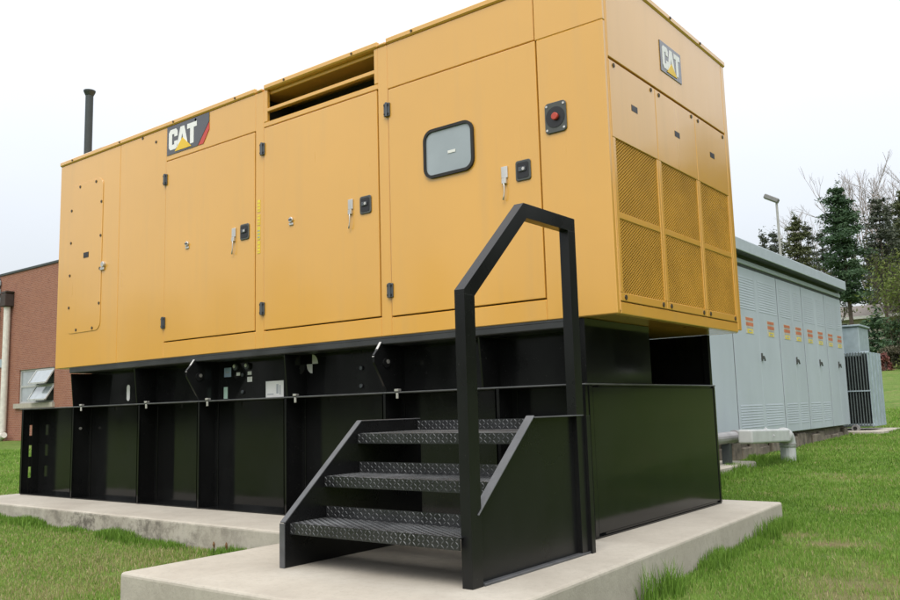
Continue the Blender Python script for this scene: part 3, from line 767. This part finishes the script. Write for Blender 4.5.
for zb in (wz0+.10, wh+.06):                               # two awning sashes, swung out
    a = Vector((0, BY+.04, zb+.64)); c_ = Vector((0, BY-.34, zb+.03)); xa_, xb_ = wm+.05, wx1-.05
    sa = MB().bar((xa_+.04, a.y, a.z), (xa_+.04, c_.y, c_.z), .08, .05).bar((xb_-.04, a.y, a.z), (xb_-.04, c_.y, c_.z), .08, .05)
    sa.bar((xa_+.08, c_.y, c_.z), (xb_-.08, c_.y, c_.z), .05, .07).bar((xa_+.08, a.y, a.z), (xb_-.08, a.y, a.z), .05, .07)
    sa.build('awning_sash', 'winframe', win)
    MB().add([(xa_+.08, a.y, a.z), (xb_-.08, a.y, a.z), (xb_-.08, c_.y, c_.z), (xa_+.08, c_.y, c_.z)], [(0,1,2,3)]).build('sash_pane', 'winlight', win)
dp = MB().tube([(-38.45, BY-.2, .45), (-38.45, BY-.2, 6.35)], .15, 14).tube([(-38.45, BY-.2, .5), (-38.45, BY-.25, .28), (-38.2, BY-.35, .18), (-37.85, BY-.4, .30)], [.15,.16,.16,.14], 12)
dp.build('downpipe', 'pvc', bb, smooth=False)
MB().box(-38.70, -38.20, BY-.45, BY-.002, 6.36, 6.95).prism([(-38.65, 6.95), (-38.25, 6.95), (-38.15, 7.1), (-38.75, 7.1)], 'y', BY-.42, BY-.002).build('rain_head', simple('dark brown rain head', (.05, .035, .03), .7), bb, bevel=.03)
lvb = MB()
for i in range(6): lvb.box(-42.2, -39.55, BY-.35, BY-.002, 5.4+i*.42, 5.4+i*.42+.28)
lvb.box(-42.2, -39.65, BY-.22, BY-.002, 5.3, 7.95)
lvb.build('louver_box', 'trgrey', bb, bevel=.05)
MB().box(-39.6, -39.1, BY-.05, BY-.002, 3.5, 3.9).build('wall_vent', 'trgrey', bb)

# ------------------------------------------------------------------ lamp, house
def atray(dx80, Yt):          # the dx80 values were measured on the plane y = 80
    return CAM.x + (dx80-CAM.x)*(Yt-CAM.y)/(80-CAM.y)
def atz(z80, Yt): return CAM.z + (z80-CAM.z)*(Yt-CAM.y)/(80-CAM.y)
Yl = 44.0; lx = atray(-21.35, Yl); lz = atz(20.5, Yl); g0 = float(ground(lx, Yl))
lp = thing('lamp_post', 'tall grey lamp post with one angled floodlight, behind the grey enclosure', 'lamp post', (lx, Yl, g0))
MB().tube([(lx, Yl, g0-.3), (lx, Yl, lz)], [.10, .065], 12).build('pole', 'lamp', lp)
hv = MB().bar((lx+.12, Yl, lz+.0), (lx-.62, Yl-.1, lz+.42), .40, .26); hv.build('lamp_head', simple('lamp head grey', (.20, .20, .20), .5), lp, bevel=.04)
MB().bar((lx-.10, Yl-.02, lz+.0), (lx-.56, Yl-.09, lz+.26), .28, .03).build('lamp_lens', 'white', lp)
Yh = 78.0; hx0 = atray(-17.6, Yh); hx1 = atray(-9.0, Yh); zb = float(ground(-13, Yh)); ez = atz(8.35, Yh)
hs = thing('house', 'beige house with a grey brown shingle roof, far behind the transformer', 'house', (-13, Yh, zb))
MB().box(hx0+.6, hx1, Yh, Yh+9, zb-1, ez-.05).build('wall', 'siding', hs)
MB().prism([(Yh-.7, ez), (Yh-.7, ez-.18), (Yh+9.7, ez-.18), (Yh+9.7, ez), (Yh+4.5, ez+1.5)], 'x', hx0, hx1+.5).build('roof', 'shingle', hs)
MB().box(hx0-.02, hx1+.5, Yh-.74, Yh-.705, ez-.2, ez+.05).build('fascia', 'white', hs)
for x80, w_ in ((-16.3, .9), (-14.35, .75), (-11.8, .9)):
    xw = atray(x80, Yh); o = MB().box(xw-w_/2-.08, xw+w_/2+.08, Yh-.03, Yh, ez-1.75, ez-.45).build('window', 'white', hs)
    MB().box(xw-w_/2, xw+w_/2, Yh-.045, Yh-.03, ez-1.68, ez-.52).build('window_pane', 'darkwin', o)

# ------------------------------------------------------------------ trees
def leaf_tris(C, size, tilt=1.0, elong=1.6, rng=RNG):
    """one small quad per centre, random orientation"""
    n = len(C); C = np.asarray(C)
    a = rng.normal(size=(n, 3)); a[:, 2] *= tilt; a /= np.linalg.norm(a, axis=1)[:, None]+1e-9
    b_ = rng.normal(size=(n, 3)); b_ -= a*np.sum(a*b_, 1)[:, None]; b_ /= np.linalg.norm(b_, axis=1)[:, None]+1e-9
    s_ = np.asarray(size)*rng.uniform(.6, 1.35, n); s_ = s_[:, None]
    V = np.stack([C-a*s_*elong*.5, C-b_*s_*.32, C+a*s_*elong*.5, C+b_*s_*.32], 1).reshape(-1, 3)
    return V
def foliage(name, C, size, mat, parent, off, tint, tilt=1., elong=1.6):
    V = leaf_tris(C, size, tilt, elong); n = len(C)
    return quick_mesh(name, V, np.arange(4*n), np.full(n, 4), mat, parent, np.repeat(tint, 4), off)
def pine(x, y, ztop, r, label, mat='pine', crown0=.25, seed=1, dens=1.0, group='pines behind the grey enclosure', size=.30, gaps=.2, name='pine_tree'):
    rng = np.random.default_rng(seed); z0 = float(ground(x, y))-.2; H = ztop-z0
    t = thing(name, label, 'tree', (x, y, z0), group)
    tk = MB(); lean = rng.normal(0, .012, 2)
    P = lambda zf: Vector((x+lean[0]*H*zf, y+lean[1]*H*zf, z0+H*zf))
    tk.tube([P(0), P(.35), P(.7), P(.985)], [H*.013, H*.010, H*.006, .02], 8)
    C = []; T_ = []
    nw = int(H*(1-crown0)*1.9)
    for i in range(nw):
        f = crown0 + (1-crown0)*(i+.3*rng.random())/nw
        env = r*min(1, (1-f)/(1-crown0)*1.7+.04)**.62*(.75+.25*min(1, (f-crown0)/.15+.3))
        nb = rng.integers(4, 7); a0 = rng.random()*6.28
        for k_ in range(nb):
            if rng.random() < gaps: continue
            a = a0+6.28*k_/nb+rng.normal(0, .25); Lb = env*rng.uniform(.40, 1.30)*(1+.25*math.sin(a*2+f*9+seed))
            if Lb < .15: Lb = .15
            p0 = P(f); up = rng.uniform(-.02, .22) + .35*max(0, f-.8)/.2
            dr = Vector((math.cos(a), math.sin(a), up)); tip = p0+dr*Lb; mid = p0+dr*Lb*.5+Vector((0, 0, -.05*Lb))
            tk.tube([p0, mid, tip], [.012*Lb+.015, .010*Lb+.008, .006], 4, cap=False)
            n = int((10+34*Lb)*dens)
            s_ = rng.uniform(.22, 1.0, n)**.8
            cp = np.array(p0)[None]*(1-s_[:, None]) + np.array(tip)[None]*s_[:, None]
            spread = np.stack([rng.normal(0, .16*Lb+.08, n), rng.normal(0, .16*Lb+.08, n), rng.normal(.03, .055*Lb+.08, n)], 1)
            C.append(cp+spread); T_.append(np.clip(rng.normal(.45, .2, n) + rng.normal(0, .12), 0, 1))
    n = 60; C.append(np.array(P(.97))[None]+rng.normal(0, 1, (n, 3))*np.array([.18, .18, .5])); T_.append(rng.random(n))
    tk.build('trunk', 'bark', t)
    C = np.concatenate(C); foliage('crown', C, size, mat, t, OFF[t.name], np.concatenate(T_), .55, 2.1)
    return t
def branch_tree(x, y, ztop, label, leafmat=None, seed=1, spread=.35, nleaf=0, leaf_size=.22, mat='twig', group=None, name='deciduous_tree', r0=None, low=.3):
    rng = np.random.default_rng(seed); z0 = float(ground(x, y))-.2; H = ztop-z0
    t = thing(name, label, 'tree', (x, y, z0), group)
    tk = MB(); ends = []
    def grow(p, d, l, r, dep):
        q1 = p+d*l*.5+Vector(rng.normal(0, .03*l, 3)); q = p+d*l
        tk.tube([p, q1, q], [r, r*.85, r*.68], 6 if dep < 2 else 4, cap=False)
        if dep >= 6 or l < .35: ends.append((q, l)); return
        if dep >= 2: ends.append((q1, l))
        for _ in range(2 + (rng.random() < .55) + (dep == 0)):
            dd = (d + Vector(rng.normal(0, spread, 3)) + Vector((0, 0, .12))).normalized()
            grow(q, dd, l*rng.uniform(.60, .86), r*.62, dep+1)
    d = Vector((rng.normal(0, .03), rng.normal(0, .03), 1)).normalized(); r0 = r0 or H*.011
    grow(Vector((x, y, z0)), d, H*low, r0, 0)
    # scale heights so that the top comes out where it should
    top = max(v[2] for v in tk.v); k_ = H/(top-z0)
    tk.v = [(v[0], v[1], z0+(v[2]-z0)*k_) for v in tk.v]
    tk.build('trunk', mat, t)
    if nleaf:
        E = np.array([[e.x, e.y, z0+(e.z-z0)*k_] for e, l in ends]); pick = rng.integers(0, len(E), nleaf)
        C = E[pick] + rng.normal(0, .45, (nleaf, 3))
        tn = np.clip(rng.normal(.5, .2, nleaf) + .2*np.sin(pick*1.3), 0, 1)
        foliage('crown', C, leaf_size, leafmat, t, OFF[t.name], tn)
    return t
def bush(x, y, h, r, label, mat, seed=1, n=2600, size=.2, group=None, name='shrub', cone=0):
    rng = np.random.default_rng(seed); z0 = float(ground(x, y))-.1
    t = thing(name, label, 'shrub', (x, y, z0), group)
    K = 26; cen = []
    for i in range(K):
        f = rng.random()**.8; a = rng.random()*6.28
        e = r*(1-f if cone else math.sqrt(max(.08, 1-(2*f-.8)**2*.7)))*rng.uniform(.35, .95)
        cen.append((x+e*math.cos(a), y+e*math.sin(a), z0+h*(.08+.88*f)))
    cen = np.array(cen); pk = rng.integers(0, K, n)
    C = cen[pk]+rng.normal(0, 1, (n, 3))*np.array([r*.17, r*.17, h*.055]); C[:, 2] = np.maximum(C[:, 2], z0+.05)
    tn = np.clip(rng.normal(.5, .2, n)+.25*np.sin(pk*2.1), 0, 1)
    foliage('leaves', C, size, mat, t, OFF[t.name], tn)
    st_ = MB()
    for i in range(0, K, 2): st_.tube([(x+rng.normal(0, .1), y+rng.normal(0, .1), z0), tuple(cen[i])], [.05, .012], 5, cap=False)
    st_.build('stems', 'bark', t)
    return t
def R80(x80, z80, Yt): return atray(x80, Yt), Yt, atz(z80, Yt)
for x8, z8, Yt, r, lb, m_, c0, sd, dn, gp in (
    (-15.40, 20.9, 70, 1.75, 'tallest dark green pine with a dense crown, right of the enclosure roof end', 'pine', .36, 5, 1.5, .08),
    (-20.0, 18.9, 82, 1.75, 'olive green pine just right of the lamp post', 'pine_olive', .2, 6, .9, .18),
    (-21.5, 17.4, 88, 1.6, 'grey green pine just left of the lamp post', 'pine_grey', .2, 8, .8, .2),
    (-22.9, 17.6, 80, 1.5, 'leftmost sparse pine top rising above the enclosure roof', 'pine_grey', .5, 9, .7, .4),
    (-18.55, 17.6, 90, 1.3, 'narrow grey pine left of the tallest pine', 'pine_grey', .3, 10, .7, .3),
    (-17.5, 16.9, 94, 1.4, 'smaller dull pine close behind the left side of the tallest pine', 'pine_grey', .3, 12, .7, .25),
    (-12.5, 19.2, 76, 1.55, 'thin grey green pine with a bare lower trunk, right of the tallest pine', 'pine_grey', .45, 13, .8, .3),
    (-11.6, 18.3, 84, 1.2, 'slim pine with widely spaced branches near the right edge', 'pine_grey', .40, 14, .6, .38),
    (-10.1, 19.4, 80, 1.9, 'brownish pine at the right edge of the view', 'pine_olive', .25, 15, 1.0, .2),
    (-11.0, 16.6, 90, 1.9, 'dull grey green pine between the slim pine and the right edge', 'pine_grey', .15, 17, .9, .15),
    (-13.1, 15.2, 96, 1.7, 'lower grey pine showing behind the bare trunk of the thin pine', 'pine_grey', .2, 18, .8, .2)):
    x, y, z = R80(x8, z8, Yt); pine(x, y, z, r, lb, m_, c0, sd, dn*2.8, gaps=gp+.02, size=.155)
x, y, z = R80(-13.3, 8.6, 66); pine(x, y, z, 1.35, 'young dark spruce in front of the house', 'pine', .02, 16, 1.3, gaps=.05, size=.24, name='spruce_tree', group=None)
for i, (x8, z8, Yt, sd) in enumerate(((-13.7, 22.4, 95, 21), (-12.0, 23.4, 92, 22), (-10.4, 23.6, 98, 23), (-19.3, 20.1, 99, 24))):
    x, y, z = R80(x8, z8, Yt)
    branch_tree(x, y, z, ['bare tree with fine grey twigs above the thin pine', 'tallest bare tree near the right edge', 'bare tree at the extreme right edge', 'bare twiggy tree top right of the olive pine'][i], seed=sd, spread=.30, group='bare trees behind the pines', name='bare_tree', mat='twig')
for i, (x8, z8, Yt, nl, sd, lb) in enumerate(((-18.7, 13.6, 72, 800, 31, 'budding yellow green tree behind the middle of the enclosure roof'), (-17.8, 11.0, 70, 560, 32, 'low yellow green tree by the far end of the enclosure roof'),
        (-10.9, 12.6, 62, 700, 33, 'thin light green tree right of the spruce'), (-10.5, 12.8, 60, 900, 34, 'light green tree at the right edge above the hedge'), (-11.9, 15.0, 72, 600, 35, 'tall sparse light green tree behind the spruce'),
        (-20.4, 14.6, 75, 420, 36, 'light brown budding tree under the olive pine'), (-22.2, 14.6, 78, 380, 37, 'dull budding tree behind the lamp post'))):
    x, y, z = R80(x8, z8, Yt)
    branch_tree(x, y, z, lb, 'leaf' if i < 5 else 'hedge', seed=sd, spread=.22, nleaf=nl, leaf_size=.17, mat='bark', group='budding trees behind the enclosure', r0=.07)
# shrubs at the foot of the trees
for i, (x8, Yt, h_, r_, m_, lb) in enumerate(((-13.0, 55, 1.15, .45, 'redleaf', 'reddish shrub beside the transformer'), (-12.55, 58, 1.5, 1.1, 'hedge', 'dull brown brush heap at the top of the lawn'), (-11.2, 57, 1.7, 1.3, 'hedge', 'brown green bush right of the brush heap'),
        (-10.0, 56, 1.9, 1.4, 'leaf', 'light green bush at the right edge of the lawn top'), (-12.0, 61, 3.2, 1.5, 'pine', 'dark evergreen bush behind the brush heap'), (-10.6, 62, 3.6, 1.7, 'pine_olive', 'olive evergreen bush near the right edge'))):
    x, y = atray(x8, Yt), Yt
    bush(x, y, h_, r_, lb, m_, 40+i, 1500, .15, group='shrubs at the top of the lawn')
# the wood that carries on beyond the frame: it shows in the glossy end panels and paint
def wood(name, cx, cy, r_in, a0, a1, n, hmin, hmax, seed, mats):
    rng = np.random.default_rng(seed); C = []; T_ = []
    for i in range(n):
        a = math.radians(a0+(a1-a0)*(i+rng.random())/n); d = r_in*rng.uniform(1, 1.35)
        x = cx+d*math.sin(a); y = cy+d*math.cos(a); z0 = float(ground(x, y)); H = rng.uniform(hmin, hmax); R2 = H*.17
        m = 900; f = rng.random(m)**.8; e = R2*(1-f)**.6*np.sqrt(rng.random(m)); b_ = rng.random(m)*6.28
        C.append(np.stack([x+e*np.cos(b_), y+e*np.sin(b_), z0+H*(.06+.94*f)], 1)); T_.append(np.clip(rng.normal(.45, .2, m)+rng.normal(0, .15), 0, 1))
    C = np.concatenate(C); o = foliage(name, C, .85, mats, None, (0, 0, 0), np.concatenate(T_), .6); kind(o, 'stuff')
    return o
o = wood('far_wood', 3, 0, 48, 2, 62, 60, 14, 18, 71, 'pine_olive'); tag(o, 'wood continuing beyond the right edge of the lawn', 'trees')
o = wood('distant_wood', 3, 0, 68, 95, 265, 76, 10, 15, 72, 'pine_grey'); tag(o, 'distant wood on the far side of the lawn opposite the generator', 'trees')

# ------------------------------------------------------------------ grass
def in_poly(x, y, poly):
    c = np.zeros(len(x), bool); n = len(poly)
    for i in range(n):
        (x1, y1), (x2, y2) = poly[i], poly[(i+1) % n]
        if y1 == y2: continue
        cond = ((y1 > y) != (y2 > y)) & (x < (x2-x1)*(y-y1)/(y2-y1)+x1); c ^= cond
    return c
def blades(px, py, h, wd, tint, name, lean=.45):
    n = len(px); rng = RNG; pz = ground(px, py)-.004
    a = rng.random(n)*2*PI; la = rng.random(n)*2*PI; ll = np.abs(rng.normal(0, lean, n))*h
    wx, wy = np.cos(a)*wd/2, np.sin(a)*wd/2; lx_, ly_ = np.cos(la)*ll, np.sin(la)*ll
    V = np.zeros((n, 5, 3), np.float32)
    V[:, 0] = np.stack([px-wx, py-wy, pz], 1); V[:, 1] = np.stack([px+wx, py+wy, pz], 1)
    V[:, 2] = np.stack([px+wx*.75+lx_*.35, py+wy*.75+ly_*.35, pz+h*.6], 1); V[:, 3] = np.stack([px-wx*.75+lx_*.35, py-wy*.75+ly_*.35, pz+h*.6], 1)
    V[:, 4] = np.stack([px+lx_, py+ly_, pz+h*np.clip(1-.3*(ll/h)**2, .5, 1)], 1)
    base = (np.arange(n)*5)[:, None]
    F = np.concatenate([base+np.array([[0, 1, 2, 3]]), base+np.array([[3, 2, 4]])], 1).ravel()
    LT = np.tile([4, 3], n)
    return V.reshape(-1, 3), F, LT, np.repeat(tint, 5)
rng = RNG
n = 1500000
ang = yaw + np.radians(rng.uniform(-38, 38, n)); d = 2.3*np.exp(rng.random(n)*math.log(32/2.3))
px = CAM.x - np.sin(ang)*d; py = CAM.y + np.cos(ang)*d
keep = ~in_poly(px, py, PAD) & ~((px > -5) & (px < WX-.05) & (py > 5) & (py < 18.6)) & ~((px > -2.62) & (px < -1.40) & (py > 4.58) & (py < 7.77)) & ~((px < -1.33) & (px > -3.7) & (py > 16.4) & (py < 18.7)) & ~((px < -24) & (py > BY-.02))
# nothing can be seen straight behind the generator
keep &= ~((py > 2.75) & (px < -.373*(py-2.42)-.6) & (py > 3.2+.69*(-8.2-px)) & (px > -20))
dry = dryness(px, py)
keep &= rng.random(len(px)) > .80*dry
dry = dry[keep]
px, py, d = px[keep], py[keep], d[keep]
pn = np.sin(px*2.1+1.3*np.sin(py*1.7))*np.cos(py*2.4+1.1*np.sin(px*1.9)) + .6*np.sin(px*6.3+py*2.2)*np.cos(py*7.1-px*3.3)
keep = rng.random(len(px)) < np.clip(.80-.30*(pn > .75)-.25*(pn > 1.05), .2, 1)*.78
px, py, d, pn, dry = px[keep], py[keep], d[keep], pn[keep], dry[keep]
h = rng.uniform(.020, .048, len(px))*(1+.15*pn); wd = np.maximum(.0036, d*.00078)*rng.uniform(.7, 1.3, len(px))
h = np.maximum(h, wd*3.0)
left = (px < -1.9) & (py < 0)
big = np.sin(px*.9+2*np.sin(py*.5))*np.cos(py*.8-px*.3)
tint = np.clip(rng.normal(.42, .17, len(px)) + .10*left + .10*pn + .13*big + .45*dry*rng.random(len(px)) + .17*left*(rng.random(len(px)) < .6) + .42*(rng.random(len(px)) < (.05+.10*left)), 0, 1)
parts = [blades(px, py, h, wd, tint, 'g')]
# longer uncut fringe along the slab edges, tufts at the right face
def fringe(p, q_, n, spread, h0, h1, side):
    t_ = rng.random(n); dd = np.abs(rng.normal(0, spread, n)) + .004
    ex, ey = q_[0]-p[0], q_[1]-p[1]; L_ = math.hypot(ex, ey); nx, ny = -ey/L_*side, ex/L_*side
    clump = np.clip(.5+.7*np.sin(t_*L_*5.3+1.0)*np.sin(t_*L_*2.1+.4), 0, 1)
    k_ = rng.random(n) < .15+.85*clump; t_, dd, clump = t_[k_], dd[k_], clump[k_]
    x_ = p[0]+ex*t_+nx*dd; y_ = p[1]+ey*t_+ny*dd
    h_ = rng.uniform(h0, h1, len(x_))*(.6+.8*clump)
    dist = np.hypot(x_-CAM.x, y_-CAM.y); wd_ = np.maximum(.0045, dist*.00095)*rng.uniform(.7, 1.2, len(x_))
    return blades(x_, y_, h_, wd_, np.clip(rng.normal(.33, .15, len(x_)), 0, 1), 'f', .28)
parts.append(fringe((.41, 2.7), (.60, -2.3), 7000, .07, .03, .10, 1))
parts.append(fringe((-8.2, -.60), (-1.9, -.69), 12000, .08, .03, .08, -1))
parts.append(fringe((-1.3, 5.0), (-1.9, 9), 4500, .15, .05, .12, -1))
def tuft(x, y, r, n, h0, h1):
    a = rng.random(n)*6.28; e = r*np.sqrt(rng.random(n)); x_, y_ = x+e*np.cos(a), y+e*np.sin(a)
    ok = ~in_poly(x_, y_, PAD); x_, y_ = x_[ok], y_[ok]
    return blades(x_, y_, rng.uniform(h0, h1, len(x_)), np.full(len(x_), .0062), np.clip(rng.normal(.3, .14, len(x_)), 0, 1), 't', .35)
for x, y, r_, n_, h0, h1 in ((.58, -.15, .11, 170, .10, .24), (.60, -.45, .07, 70, .14, .28), (.48, 1.95, .16, 300, .07, .18), (.44, 2.3, .12, 220, .08, .17), (.60, .6, .12, 130, .05, .12), (-1.3, 8.8, .35, 500, .06, .14), (-1.3, 9.2, .3, 400, .06, .13)):
    parts.append(tuft(x, y, r_, n_, h0, h1))
Vs, Fs, Ls, Ts = [], [], [], []; o_ = 0
for V, F, LT, tt in parts:
    Vs.append(V); Fs.append(F+o_); Ls.append(LT); Ts.append(tt); o_ += len(V)
gr = quick_mesh('grass', np.concatenate(Vs), np.concatenate(Fs), np.concatenate(Ls), 'grass', None, np.concatenate(Ts))
tag(kind(gr, 'stuff'), 'short green lawn grass with dry yellow patches round the concrete pad', 'grass')
# a few weeds at the foot of the pad's front face
for i, (x, y) in enumerate(((-3.02, -.80), (-2.86, -.80), (-2.62, -.82))):
    z0 = float(ground(x, y)); t = thing('weed', ['rusty seed head weed at the foot of the pad face, leftmost', 'rusty seed head weed at the foot of the pad face, middle', 'shorter weed at the foot of the pad face nearest the steps'][i], 'weed', (x, y, z0), 'weeds at the foot of the pad')
    hh = (.12, .13, .08)[i]
    MB().tube([(x, y, z0), (x+.01, y, z0+hh*.6), (x+.015, y-.01, z0+hh)], [.005, .004, .003], 5).build('stem', 'leaf', t)
    MB().tube([(x+.01, y, z0+hh*.6), (x+.014, y-.008, z0+hh*.85), (x+.016, y-.01, z0+hh*1.02)], [.006, .011, .004], 7).build('seed_head', simple('rusty seed head', (.20, .11, .05), .9), t)
